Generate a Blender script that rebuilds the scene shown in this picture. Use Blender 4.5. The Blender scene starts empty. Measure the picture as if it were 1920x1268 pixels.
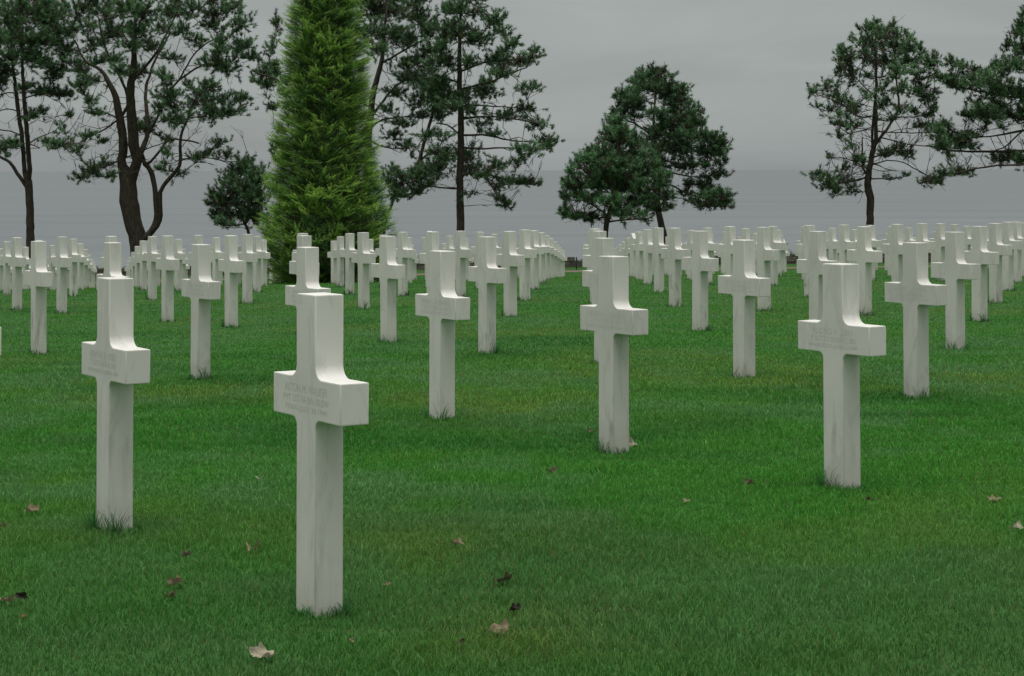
import bpy, bmesh, math, random
import numpy as np
from mathutils import Vector, Matrix

SC = bpy.context.scene
COL = SC.collection
S = 1.04                      # metres per unit of the survey (one cross height)
RNG = np.random.default_rng(7)
random.seed(7)

# ------------------------------------------------------------------ survey
F_PX, PITCH, CY, ROLL = 3779.54, -0.0141637, 265.404, -0.0021019
LX0, LY0, TH = -0.634787, 6.634318, -1.0018017
PS, PR, STG = 1.804534, 3.2365784, 1.5943686
CW, CD, CL, CZL, CZH = .1350, .1038, .4862, .5930, .7270
HC = 1.3098255
G = [7.74719e-05, -0.0142613752, 0.000168905787, 0.000587401196, 9.6518e-05,
     -1.15347e-05, -4.29149e-06, -4.81463e-06, 8.56239e-08]
ARM = np.array([math.cos(TH), math.sin(TH)])
NRM = np.array([-math.sin(TH), math.cos(TH)])
# small rises and hollows of the lawn (x, y, height, radius) in survey units
BUMPS = [(-.63, 6.63, -.022, .8), (1.51, 9.28, -.014, .8), (.54, 10.8, -.026, .9),
         (-.23, 18.0, -.02, .9), (-.02, 23.7, .028, .9), (-1.97, 26.7, .018, .9), (2.69, 13.45, -.012, .8)]
YWALL = 97.5
SOD = .026                    # the soil lies this far below the tops of the mown blades (m)


def ground_u(x, y):
    """lawn height in survey units, arrays allowed"""
    x = np.asarray(x, float); y = np.asarray(y, float)
    yc = np.clip(y, 2.0, 95.0)
    lim = 3.0 + .27 * yc
    xc = np.clip(x, -lim, lim)
    z = (G[0]*xc + G[1]*yc + G[2]*xc*xc + G[3]*xc*yc + G[4]*yc*yc + G[5]*yc**3
         + G[6]*xc*yc*yc + G[7]*xc*xc*yc + G[8]*yc**4)
    z = z + np.minimum(y - 2.0, 0) * -.004
    for bx, by, bh, br in BUMPS:
        z = z + bh*np.exp(-((x-bx)**2 + (y-by)**2)/(br*br))
    return z


def gz(x, y):
    """lawn height in metres at x, y metres (0 = ground under the camera)"""
    return ground_u(np.asarray(x)/S, np.asarray(y)/S) * S - SOD


def ray(px, py):
    """direction (dx, dy=1, dz) through a point of the photograph"""
    a, b = px-960, py-CY
    cr, sr = math.cos(ROLL), math.sin(ROLL)
    u = a*cr + b*sr; v = -a*sr + b*cr
    c, s = math.cos(PITCH), math.sin(PITCH)
    up = -v/F_PX
    dy = c + s*up; dz = -s + c*up
    return (u/F_PX)/dy, dz/dy


def at(px, py, Y):
    dx, dz = ray(px, py)
    return np.array([dx*Y, Y, HC + dz*Y]) * S


def at_ground(px, py):
    dx, dz = ray(px, py)
    ys = np.linspace(3, 100, 6000)
    k = np.where(HC + dz*ys - ground_u(dx*ys, ys) + .5*SOD/S < 0)[0]
    y = ys[k[0]]
    return np.array([dx*y, y]) * S


# ------------------------------------------------------------------ helpers
def tag(o, label=None, cat=None, group=None, kind=None):
    if label: o['label'] = label
    if cat: o['category'] = cat
    if group: o['group'] = group
    if kind: o['kind'] = kind
    return o


def link(name, me, mat=None, parent=None):
    o = bpy.data.objects.new(name, me)
    COL.objects.link(o)
    if mat is not None and me is not None: me.materials.append(mat)
    if parent is not None: o.parent = parent
    return o


def empty(name, loc):
    o = bpy.data.objects.new(name, None)
    o.empty_display_size = .3
    COL.objects.link(o); o.location = loc
    return o


def mesh_np(name, verts, tris=None, quads=None, colors=None, smooth=False):
    """mesh from arrays; tris and quads are index arrays; colors one RGB per vertex"""
    me = bpy.data.meshes.new(name)
    verts = np.asarray(verts, np.float32)
    tris = np.zeros((0, 3), np.int32) if tris is None or len(tris) == 0 else np.asarray(tris, np.int32)
    quads = np.zeros((0, 4), np.int32) if quads is None or len(quads) == 0 else np.asarray(quads, np.int32)
    nt, nq = len(tris), len(quads)
    me.vertices.add(len(verts)); me.vertices.foreach_set('co', verts.ravel())
    me.loops.add(nt*3 + nq*4)
    me.loops.foreach_set('vertex_index', np.concatenate([tris.ravel(), quads.ravel()]))
    me.polygons.add(nt + nq)
    st = np.concatenate([np.arange(nt)*3, nt*3 + np.arange(nq)*4]).astype(np.int32)
    me.polygons.foreach_set('loop_start', st)
    me.update(calc_edges=True)
    me.validate()
    if smooth: me.polygons.foreach_set('use_smooth', np.ones(nt+nq, bool))
    if colors is not None:
        ca = me.color_attributes.new('Col', 'FLOAT_COLOR', 'POINT')
        c4 = np.ones((len(verts), 4), np.float32); c4[:, :3] = colors
        ca.data.foreach_set('color', c4.ravel())
    return me


def vnoise(x, y, seed=0):
    """smooth value noise 0..1 on arrays"""
    x = np.asarray(x, float); y = np.asarray(y, float)
    xi = np.floor(x).astype(np.int64); yi = np.floor(y).astype(np.int64)
    fx = x-xi; fy = y-yi
    fx = fx*fx*(3-2*fx); fy = fy*fy*(3-2*fy)

    def hsh(a, b):
        h = (a*374761393 + b*668265263 + seed*974711) & 0xffffffff
        h = ((h ^ (h >> 13))*1274126177) & 0xffffffff
        return ((h ^ (h >> 16)) & 0xffff)/65535.0
    return ((hsh(xi, yi)*(1-fx) + hsh(xi+1, yi)*fx)*(1-fy)
            + (hsh(xi, yi+1)*(1-fx) + hsh(xi+1, yi+1)*fx)*fy)


# ------------------------------------------------------------------ materials
def new_mat(name):
    m = bpy.data.materials.new(name); m.use_nodes = True
    nt = m.node_tree
    b = nt.nodes.get('Principled BSDF')
    return m, nt, b


def N(nt, t, **kw):
    n = nt.nodes.new(t)
    for k, v in kw.items(): setattr(n, k, v)
    return n


def ramp(nt, fac, stops):
    r = N(nt, 'ShaderNodeValToRGB')
    e = r.color_ramp.elements
    while len(e) < len(stops): e.new(.5)
    for i, (p, c) in enumerate(stops):
        e[i].position = p
        e[i].color = (c, c, c, 1) if not hasattr(c, '__len__') else (*c, 1)
    nt.links.new(fac, r.inputs['Fac'])
    return r


def mixc(nt, fac, a, b, mode='MIX'):
    m = N(nt, 'ShaderNodeMix', data_type='RGBA', blend_type=mode)
    for sock, v in ((m.inputs['Factor'], fac), (m.inputs['A'], a), (m.inputs['B'], b)):
        if hasattr(v, 'is_linked') or isinstance(v, bpy.types.NodeSocket): nt.links.new(v, sock)
        elif isinstance(v, (int, float)): sock.default_value = v
        else: sock.default_value = (*v, 1)
    return m.outputs['Result']


def noise(nt, vec, scale, detail=4, rough=.55, dist=0.0):
    n = N(nt, 'ShaderNodeTexNoise')
    n.inputs['Scale'].default_value = scale; n.inputs['Detail'].default_value = detail
    n.inputs['Roughness'].default_value = rough; n.inputs['Distortion'].default_value = dist
    if vec is not None: nt.links.new(vec, n.inputs['Vector'])
    return n.outputs['Fac']


def marble_material():
    m, nt, b = new_mat('white_marble')
    tc = N(nt, 'ShaderNodeTexCoord'); oi = N(nt, 'ShaderNodeObjectInfo')
    off = N(nt, 'ShaderNodeVectorMath', operation='SCALE'); off.inputs[0].default_value = (37, 53, 71)
    nt.links.new(oi.outputs['Random'], off.inputs['Scale'])
    add = N(nt, 'ShaderNodeVectorMath', operation='ADD')
    nt.links.new(tc.outputs['Object'], add.inputs[0]); nt.links.new(off.outputs[0], add.inputs[1])
    p = add.outputs[0]
    # broad tone and faint diagonal veins in the stone
    tone = ramp(nt, noise(nt, p, 3.0, 3), [(.3, (.70, .692, .655)), (.7, (.772, .76, .724))])
    mp = N(nt, 'ShaderNodeMapping'); mp.inputs['Rotation'].default_value = (.5, .3, .4); mp.inputs['Scale'].default_value = (5, 5, 1.3)
    nt.links.new(p, mp.inputs['Vector'])
    vein = ramp(nt, noise(nt, mp.outputs[0], 1.6, 6, .6, 1.2), [(.53, 0), (.585, 1), (.64, 0)])
    c1 = mixc(nt, .0, tone.outputs['Color'], (.40, .42, .41))
    c1n = c1.node; nt.links.new(mulv(nt, vein.outputs['Color'], .24), c1n.inputs['Factor'])
    # rain and lichen streaks, strongest on the foot of the shaft
    mp2 = N(nt, 'ShaderNodeMapping'); mp2.inputs['Scale'].default_value = (10, 10, 2.4)
    nt.links.new(p, mp2.inputs['Vector'])
    st = ramp(nt, noise(nt, mp2.outputs[0], 1.0, 5, .62, 1.0), [(.50, 0), (.68, 1)])
    big = ramp(nt, noise(nt, p, 2.4, 2), [(.44, 0), (.62, 1)])
    sep = N(nt, 'ShaderNodeSeparateXYZ'); nt.links.new(tc.outputs['Object'], sep.inputs[0])
    low = N(nt, 'ShaderNodeMapRange'); low.inputs['From Min'].default_value = .62; low.inputs['From Max'].default_value = .25
    low.inputs['To Min'].default_value = .10; low.inputs['To Max'].default_value = 1
    nt.links.new(sep.outputs['Z'], low.inputs['Value'])
    k = mulv(nt, mul2(nt, mul2(nt, st.outputs['Color'], big.outputs['Color']), low.outputs[0]), .8)
    dirt = mixc(nt, oi.outputs['Random'], (.26, .28, .25), (.32, .29, .25))
    c2 = mixc(nt, k, c1, dirt)
    # soil splash at the foot
    foot = N(nt, 'ShaderNodeMapRange'); foot.inputs['From Min'].default_value = .14; foot.inputs['From Max'].default_value = 0
    nt.links.new(sep.outputs['Z'], foot.inputs['Value'])
    fk = mulv(nt, mul2(nt, foot.outputs[0], noise(nt, p, 9, 4)), .5)
    c3 = mixc(nt, fk, c2, (.40, .36, .29))
    hv = N(nt, 'ShaderNodeHueSaturation'); vr = N(nt, 'ShaderNodeMapRange')
    vr.inputs['To Min'].default_value = .93; vr.inputs['To Max'].default_value = 1.04
    fr = N(nt, 'ShaderNodeMath', operation='FRACT'); nt.links.new(mulv(nt, oi.outputs['Random'], 17.3), fr.inputs[0])
    nt.links.new(fr.outputs[0], vr.inputs['Value']); nt.links.new(vr.outputs[0], hv.inputs['Value']); nt.links.new(c3, hv.inputs['Color'])
    nt.links.new(hv.outputs[0], b.inputs['Base Color'])
    b.inputs['Roughness'].default_value = .55
    b.inputs['Specular IOR Level'].default_value = .3
    bump = N(nt, 'ShaderNodeBump'); bump.inputs['Strength'].default_value = .05; bump.inputs['Distance'].default_value = .004
    nt.links.new(noise(nt, p, 60, 4), bump.inputs['Height']); nt.links.new(bump.outputs[0], b.inputs['Normal'])
    return m


def mulv(nt, a, v):
    m = N(nt, 'ShaderNodeMath', operation='MULTIPLY'); nt.links.new(a, m.inputs[0]); m.inputs[1].default_value = v
    return m.outputs[0]


def mul2(nt, a, c):
    m = N(nt, 'ShaderNodeMath', operation='MULTIPLY'); nt.links.new(a, m.inputs[0]); nt.links.new(c, m.inputs[1])
    return m.outputs[0]


def leafy_material(name, rough=.6, trans=.25, spec=.2):
    """foliage coloured by its own leaf colours"""
    m, nt, b = new_mat(name)
    at_ = N(nt, 'ShaderNodeAttribute', attribute_name='Col')
    nt.links.new(at_.outputs['Color'], b.inputs['Base Color'])
    b.inputs['Roughness'].default_value = rough
    b.inputs['Specular IOR Level'].default_value = spec
    tr = N(nt, 'ShaderNodeBsdfTranslucent'); nt.links.new(at_.outputs['Color'], tr.inputs['Color'])
    mx = N(nt, 'ShaderNodeMixShader'); mx.inputs[0].default_value = trans
    out = nt.nodes.get('Material Output')
    nt.links.new(b.outputs[0], mx.inputs[1]); nt.links.new(tr.outputs[0], mx.inputs[2]); nt.links.new(mx.outputs[0], out.inputs['Surface'])
    return m


def rough_material(name, c0, c1, scale, bump=.0, stretch=(1, 1, 1), rough=.9, bscale=None):
    m, nt, b = new_mat(name)
    tc = N(nt, 'ShaderNodeTexCoord')
    mp = N(nt, 'ShaderNodeMapping'); mp.inputs['Scale'].default_value = stretch
    nt.links.new(tc.outputs['Object'], mp.inputs['Vector'])
    r = ramp(nt, noise(nt, mp.outputs[0], scale, 6, .6), [(.32, c0), (.68, c1)])
    nt.links.new(r.outputs['Color'], b.inputs['Base Color'])
    b.inputs['Roughness'].default_value = rough; b.inputs['Specular IOR Level'].default_value = .15
    if bump:
        bp = N(nt, 'ShaderNodeBump'); bp.inputs['Strength'].default_value = .8; bp.inputs['Distance'].default_value = bump
        nt.links.new(noise(nt, mp.outputs[0], bscale or scale, 5), bp.inputs['Height']); nt.links.new(bp.outputs[0], b.inputs['Normal'])
    return m


M_MARBLE = marble_material()
M_LETTER = rough_material('cut_letters', (.59, .59, .56), (.65, .645, .615), 30)
M_GRASS = leafy_material('grass_blades', .55, .38, .25)
M_NEEDLE = leafy_material('pine_needles', .6, .12, .15)
M_CYPRESS = leafy_material('cypress_sprays', .65, .42, .1)
M_BARK = rough_material('pine_bark', (.035, .030, .024), (.085, .072, .057), 9, .03, (1, 1, .35))
M_SOIL = rough_material('lawn_soil', (.026, .082, .018), (.038, .112, .022), 5, .01)
M_PATH = rough_material('path_gravel', (.15, .11, .085), (.20, .15, .12), 14, .005)
M_SLOPE = rough_material('bluff_scrub', (.02, .03, .015), (.05, .06, .03), 2, .1)
M_STONE = rough_material('wall_stone', (.07, .066, .055), (.17, .155, .13), 3.2, .02)
M_LEAF = leafy_material('dry_leaf', .7, .2, .2)
M_POST = rough_material('dark_metal', (.03, .032, .03), (.05, .05, .046), 8, 0, rough=.5)

# ------------------------------------------------------------------ camera
cam = bpy.data.cameras.new('Camera'); co = bpy.data.objects.new('Camera', cam); COL.objects.link(co)
cam.sensor_width = 36.0; cam.sensor_fit = 'HORIZONTAL'
cam.lens = F_PX/1920*36
cam.shift_x = 0; cam.shift_y = -(634-CY)/1920
cam.clip_start = .1; cam.clip_end = 400000
cr, sr = math.cos(ROLL), math.sin(ROLL); cp, sp = math.cos(PITCH), math.sin(PITCH)
u_ = Vector((0, sp, cp)); f_ = Vector((0, cp, -sp)); x_ = Vector((1, 0, 0))
R = x_*cr + u_*sr; U = u_*cr - x_*sr
co.matrix_world = Matrix(((R.x, U.x, -f_.x, 0), (R.y, U.y, -f_.y, 0), (R.z, U.z, -f_.z, HC*S), (0, 0, 0, 1)))
SC.camera = co

# ------------------------------------------------------------------ sky and light
SUN_EL, SUN_AZ = math.radians(78), math.radians(190)      # high, thinly felt through the cloud
w = bpy.data.worlds.new('World'); SC.world = w; w.use_nodes = True
nt = w.node_tree; nt.nodes.clear()
out = N(nt, 'ShaderNodeOutputWorld')
sky = N(nt, 'ShaderNodeTexSky'); sky.sky_type = 'NISHITA'; sky.sun_disc = False
sky.sun_elevation = SUN_EL; sky.sun_rotation = SUN_AZ
bg1 = N(nt, 'ShaderNodeBackground'); bg1.inputs['Strength'].default_value = .08
nt.links.new(sky.outputs[0], bg1.inputs['Color'])
tc = N(nt, 'ShaderNodeTexCoord'); sep = N(nt, 'ShaderNodeSeparateXYZ'); nt.links.new(tc.outputs['Generated'], sep.inputs[0])
# an overcast sky grows brighter from the horizon to overhead
lum = ramp(nt, sep.outputs['Z'], [(0, (.292, .312, .318)), (.03, (.345, .373, .365)), (.06, (.345, .373, .365)), (.12, (.36, .38, .37)), (.28, (.37, .38, .365)), (.6, (.43, .435, .415)), (.8, (.62, .62, .59)), (.9, (1.6, 1.58, 1.52)), (1, (3.3, 3.26, 3.15))])
mp = N(nt, 'ShaderNodeMapping'); mp.inputs['Scale'].default_value = (1.0, 1.0, 5.5); mp.inputs['Rotation'].default_value = (0, .05, 0)
nt.links.new(tc.outputs['Generated'], mp.inputs['Vector'])
cl = ramp(nt, noise(nt, mp.outputs[0], 4.6, 5, .48, .9), [(.28, .85), (.72, 1.12)])
cc = mixc(nt, 1.0, lum.outputs['Color'], cl.outputs['Color'], 'MULTIPLY')
bg2 = N(nt, 'ShaderNodeBackground'); bg2.inputs['Strength'].default_value = 1.0
nt.links.new(cc, bg2.inputs['Color'])
mx = N(nt, 'ShaderNodeMixShader'); mx.inputs[0].default_value = .96
nt.links.new(bg1.outputs[0], mx.inputs[1]); nt.links.new(bg2.outputs[0], mx.inputs[2]); nt.links.new(mx.outputs[0], out.inputs[0])
sl = bpy.data.lights.new('Sun', 'SUN'); so = bpy.data.objects.new('Sun', sl); COL.objects.link(so)
sl.energy = 1.5; sl.angle = math.radians(35); sl.color = (1, .97, .92)
sd = Vector((math.sin(SUN_AZ)*math.cos(SUN_EL), math.cos(SUN_AZ)*math.cos(SUN_EL), math.sin(SUN_EL)))
so.rotation_euler = sd.to_track_quat('Z', 'Y').to_euler()
SC.view_settings.view_transform = 'Standard'; SC.view_settings.look = 'None'
SC.view_settings.exposure = 0; SC.view_settings.gamma = 1; SC.view_settings.use_curve_mapping = False

# ------------------------------------------------------------------ ground, path, bluff, sea
def grid_mesh(name, xs, ys, zf):
    X, Y = np.meshgrid(xs, ys); Z = zf(X, Y)
    v = np.stack([X, Y, Z], -1).reshape(-1, 3)
    nx, ny = len(xs), len(ys)
    i = np.arange((ny-1)*nx).reshape(ny-1, nx)[:, :-1].ravel()
    return mesh_np(name, v, quads=np.stack([i, i+1, i+1+nx, i+nx], 1), smooth=True)


xs = np.unique(np.concatenate([np.linspace(-300, -40, 27), np.linspace(-40, -6, 60), np.linspace(-6, 8, 100), np.linspace(8, 40, 60), np.linspace(40, 300, 27)]))
ys = np.concatenate([np.linspace(-60, 4, 20), np.linspace(4.3, 30, 130), np.linspace(30.4, YWALL*S, 110)])
lawn = link('lawn', grid_mesh('lawn', xs, ys, gz), M_SOIL); tag(lawn, kind='structure')
PY0, PY1 = 90.8*S, 93.2*S
pth = link('path', grid_mesh('path', xs, np.linspace(PY0, PY1, 5), lambda a, b: gz(a, b)+.006), M_PATH); tag(pth, kind='structure')


def slope_z(X, Y):
    d = np.maximum(Y - YWALL*S, 0)
    base = gz(X, np.full_like(Y, YWALL*S))
    return np.maximum(base - .22*d - .0012*d*d, -52)


hill = link('bluff', grid_mesh('bluff', xs, YWALL*S + np.concatenate([[0], np.geomspace(.5, 200, 40)]), slope_z), M_SLOPE)
tag(hill, kind='structure')

m, nt, b = new_mat('sea_water')
tc = N(nt, 'ShaderNodeTexCoord'); mp = N(nt, 'ShaderNodeMapping'); mp.inputs['Scale'].default_value = (.0012, .0085, 1)
nt.links.new(tc.outputs['Object'], mp.inputs['Vector'])
r = ramp(nt, noise(nt, mp.outputs[0], 1.0, 4, .5, .3), [(.30, (.128, .147, .156)), (.70, (.160, .180, .188))])
nt.links.new(r.outputs['Color'], b.inputs['Base Color']); b.inputs['Roughness'].default_value = .62; b.inputs['Specular IOR Level'].default_value = .35
bp = N(nt, 'ShaderNodeBump'); bp.inputs['Strength'].default_value = .25; bp.inputs['Distance'].default_value = 1.0
mp2 = N(nt, 'ShaderNodeMapping'); mp2.inputs['Scale'].default_value = (.04, .12, 1); nt.links.new(tc.outputs['Object'], mp2.inputs['Vector'])
nt.links.new(noise(nt, mp2.outputs[0], 1.0, 5), bp.inputs['Height']); nt.links.new(bp.outputs[0], b.inputs['Normal'])
yy = np.concatenate([[60], np.geomspace(200, 180000, 40)]); xx = np.array([-120000., -20000, -3000, 0, 3000, 20000, 120000])
sea = link('sea', grid_mesh('sea', xx, yy, lambda a, c: np.full_like(a, -47.0)), m); tag(sea, kind='structure')

# ------------------------------------------------------------------ crosses
def fillet(poly, rad, seg=9):
    """round the corners of a 2D outline; rad[i] = radius of corner i (0 = sharp)"""
    outl = []
    n = len(poly)
    for i in range(n):
        p = Vector(poly[i]); a = Vector(poly[i-1]); c = Vector(poly[(i+1) % n]); r_ = rad[i]
        if r_ <= 0: outl.append(tuple(p)); continue
        d1 = (a-p).normalized(); d2 = (c-p).normalized()
        ctr = p + (d1+d2)*r_
        a0 = (p + d1*r_) - ctr; a1 = (p + d2*r_) - ctr
        for k in range(seg+1):
            t = k/seg*math.pi/2
            outl.append(tuple(ctr + a0*math.cos(t) + a1*math.sin(t)))
    return outl


def slab(name, outline, depth, bev=.0045):
    """outline in x,z made into a solid of that depth (y), arrises eased"""
    bm = bmesh.new()
    f = [bm.verts.new((x, -depth/2, z)) for x, z in outline]
    bk = [bm.verts.new((x, depth/2, z)) for x, z in outline]
    n = len(f)
    bm.faces.new(f); bm.faces.new(bk[::-1])
    for i in range(n): bm.faces.new((f[i], bk[i], bk[(i+1) % n], f[(i+1) % n]))
    bmesh.ops.recalc_face_normals(bm, faces=bm.faces)
    ed = [e for e in bm.edges if e.calc_face_angle(0) > .5]
    bmesh.ops.bevel(bm, geom=ed, offset=bev, segments=2, profile=.6, affect='EDGES', clamp_overlap=True)
    for f_ in bm.faces: f_.smooth = True
    for e in bm.edges: e.smooth = e.calc_face_angle(0) < .28
    me = bpy.data.meshes.new(name); bm.to_mesh(me); bm.free()
    return me


hw, hl = CW/2*S, CL/2*S
zl, zh, H = CZL*S, CZH*S, 1.0*S
BUR = -.16
r1, r2 = .046*S, .030*S
cross_outline = fillet([(-hw*1.02, BUR), (hw*1.02, BUR), (hw, zl), (hl, zl), (hl, zh), (hw, zh), (hw, H), (-hw, H), (-hw, zh), (-hl, zh), (-hl, zl), (-hw, zl)],
                       [0, 0, r2, 0, 0, r1, 0, 0, r1, 0, 0, r2])
CROSS = slab('cross', cross_outline, CD*S)
CROSS.materials.append(M_MARBLE)
# star of David stone: six-pointed star on a shaft
def star_outline():
    cz, R_ = .80*S, .25*S
    pts = []
    for k in range(12):
        a = math.radians(90 - 30*k); q = R_ if k % 2 == 0 else R_/math.sqrt(3)
        pts.append((q*math.cos(a), cz + q*math.sin(a)))
    # lowest point (k=6) is swallowed by the shaft
    seq = []
    hwb = .075*S
    for k, p in enumerate(pts):
        if k == 6:
            zc = cz - R_*.5
            seq += [(hwb*.92, zc - .0), (hwb, BUR), (-hwb, BUR), (-hwb*.92, zc - .0)]
        elif k in (5, 7):
            continue
        else: seq.append(p)
    return seq[::-1]


STAR = slab('star', star_outline(), CD*S)
STAR.materials.append(M_MARBLE)

TEXTS = {
    (0, 0): ['ALTON M. WALKER', 'PVT 1ST FA BN 30 DIV', 'TEXAS JULY 30 1944'],
    (0, -1): ['WAYNE B. VIGIL', 'T SGT 8 INF 4 DIV', 'NEW MEXICO JUNE 8 1944'],
    (1, 1): ['FLOYD P. LIEN', 'T SGT 37 ENGR C BN', 'MINNESOTA JUNE 6 1944'],
    (1, 0): ['NELSON L. LARSEN', '1 LT 12 INF 4 DIV', 'WISCONSIN JUNE 7 1944'],
    (1, -1): ['HERBERT C. McCONNELL', 'S SGT 115 INF 29 DIV', 'PENNSYLVANIA JUNE 18 1944'],
    (1, -2): ['JOHN R. ALLEN', 'PFC 16 INF 1 DIV', 'OHIO JUNE 6 1944'],
    (1, -3): ['CARL E. MOORE', 'PVT 116 INF 29 DIV', 'VIRGINIA JUNE 6 1944'],
    (2, 0): ['ALFRED A. PINTO', 'PFC 175 INF 29 DIV', 'NEW YORK JUNE 17 1944'],
    (2, 1): ['ALBERT J. TOYNE', 'CPL 238 ENGR BN', 'MICHIGAN JUNE 9 1944'],
    (2, -1): ['GEORGE W. REED', 'PVT 357 INF 90 DIV', 'KANSAS JUNE 14 1944'],
}


def text_mesh(lines):
    vs, ts, qs, base = [], [], [], 0
    faces_all = []
    verts_all = []
    for k, ln in enumerate(lines):
        cu = bpy.data.curves.new('lettering', 'FONT'); cu.body = ln; cu.align_x = 'LEFT'; cu.size = 1; cu.offset = -.004
        ob = bpy.data.objects.new('lettering', cu); COL.objects.link(ob)
        dg = bpy.context.evaluated_depsgraph_get()
        me = bpy.data.meshes.new_from_object(ob.evaluated_get(dg))
        bpy.data.objects.remove(ob); bpy.data.curves.remove(cu)
        v = np.array([q.co[:] for q in me.vertices])
        if len(v) == 0: continue
        x0, x1, y0, y1 = v[:, 0].min(), v[:, 0].max(), v[:, 1].min(), v[:, 1].max()
        hgt = (.0275 if k == 0 else .0225)*S
        wid = min(.33*S, .0205*S*len(ln)*(1.0 if k == 0 else .82))
        X = (v[:, 0]-x0)/(x1-x0)*wid - wid/2
        Zc = (.690, .655, .622)[k]*S
        Z = (v[:, 1]-y0)/max(y1-y0, .5)*hgt - hgt/2 + Zc
        for p in me.polygons: faces_all.append([base+i for i in p.vertices])
        verts_all += [(a, -CD*S/2-.0006, c) for a, c in zip(X, Z)]
        base += len(v)
        bpy.data.meshes.remove(me)
    me = bpy.data.meshes.new('inscription'); me.from_pydata(verts_all, [], faces_all); me.update()
    return me


ORD = ['', 'first', 'second', 'third', 'fourth', 'fifth', 'sixth', 'seventh', 'eighth', 'ninth', 'tenth', 'eleventh', 'twelfth', 'thirteenth',
       'fourteenth', 'fifteenth', 'sixteenth', 'seventeenth', 'eighteenth', 'nineteenth', 'twentieth']
def ordw(n):
    if n <= 20: return ORD[n]
    t = ['', '', 'twenty', 'thirty', 'forty'][n//10]
    return (t + '-' + ORD[n % 10]) if n % 10 else {20: 'twentieth', 30: 'thirtieth', 40: 'fortieth'}[n]


STARS = {(5, -7), (8, -6), (12, -5)}
CYP = np.array([(610-960)/F_PX*51.8, 51.8])            # foot of the big cypress
SKIP = set()
rows = {}
for i in range(0, 24):
    for j in range(-40, 4):
        p = np.array([LX0, LY0]) + i*PR*NRM + (j - STG*i)*PS*ARM
        if p[1] < 5 or p[1] > 82: continue
        if i == 0 and j > 0: continue
        px = 960 + F_PX*p[0]/p[1]
        half = F_PX*CL*.35/p[1]
        if px < -half or px > 1920+half: continue
        if np.hypot(*(p-CYP)) < 1.5: continue
        if (i, j) in SKIP: continue
        rows.setdefault(i, []).append((j, p))
SPECIAL = {
    (0, 0): 'nearest white marble cross, standing large in front of the lawn, inscription facing left',
    (0, -1): 'large white marble cross near the left edge with a grass tuft at its foot',
    (1, 1): 'large white marble cross in the right foreground with dark tufts at its foot',
    (1, 0): 'white marble cross right of centre with a dry leaf leaning on its foot',
    (1, -1): 'white marble cross just left of the middle, right neighbour of the nearest cross',
    (1, -2): 'white marble cross partly hidden directly behind the nearest cross',
    (1, -4): 'white marble cross whose foot is hidden directly behind the big left-hand cross',
    (0, -2): 'white marble cross cut off by the left edge, only its arm showing',
}
crosses = []
for i in sorted(rows):
    rr = sorted(rows[i], key=lambda q: q[1][0]/q[1][1])
    for k, (j, p) in enumerate(rr):
        star = (i, j) in STARS
        o = bpy.data.objects.new('star_headstone' if star else 'marble_cross', STAR if star else CROSS)
        COL.objects.link(o)
        zt = float(ground_u(*p) - sum(bh*math.exp(-((p[0]-bx)**2+(p[1]-by)**2)/(br*br)) for bx, by, bh, br in BUMPS))*S
        o.location = (p[0]*S, p[1]*S, zt)
        near = p[1] < 14
        o.rotation_euler = (random.uniform(-1, 1)*(.004 if near else .009), random.uniform(-1, 1)*(.003 if near else .008), TH + random.uniform(-1, 1)*(.004 if near else .014))
        lab = SPECIAL.get((i, j)) or 'white marble %s, %s from the left in %s row from the front' % ('star stone' if star else 'cross', ordw(k+1), 'the '+ordw(i+1))
        tag(o, lab, 'headstone' if star else 'grave cross', 'white marble headstones in rows on the lawn')
        if (i, j) in TEXTS:
            link('inscription', text_mesh(TEXTS[(i, j)]), M_LETTER, o)
        crosses.append((i, j, p))
print('CROSSES', len(crosses))

# ------------------------------------------------------------------ grass
def blades(x, y, h, wdt, lean, col, tipcol, curl=.35):
    """arrays of single blades: 5 vertices each (2 at the foot, 2 at mid height, tip)"""
    n = len(x)
    z = gz(x, y) - .004
    yaw = RNG.uniform(0, 2*np.pi, n)
    wx, wy = np.cos(yaw)*wdt/2, np.sin(yaw)*wdt/2
    la = RNG.uniform(0, 2*np.pi, n)
    lx, ly = np.cos(la)*lean*h, np.sin(la)*lean*h
    v = np.empty((n, 5, 3), np.float32)
    v[:, 0] = np.stack([x-wx, y-wy, z], 1); v[:, 1] = np.stack([x+wx, y+wy, z], 1)
    mx_, my_ = x+lx*curl, y+ly*curl; mz = z+h*.58
    v[:, 2] = np.stack([mx_+wx*.85, my_+wy*.85, mz], 1); v[:, 3] = np.stack([mx_-wx*.85, my_-wy*.85, mz], 1)
    v[:, 4] = np.stack([x+lx, y+ly, z+h*(1-.3*lean)], 1)
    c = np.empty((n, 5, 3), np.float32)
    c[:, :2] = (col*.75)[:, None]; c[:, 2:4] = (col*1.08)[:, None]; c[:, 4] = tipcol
    b = np.arange(n)*5
    q = np.stack([b, b+1, b+2, b+3], 1); t = np.stack([b+3, b+2, b+4], 1)
    return v.reshape(-1, 3), t, q, c.reshape(-1, 3)


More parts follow.
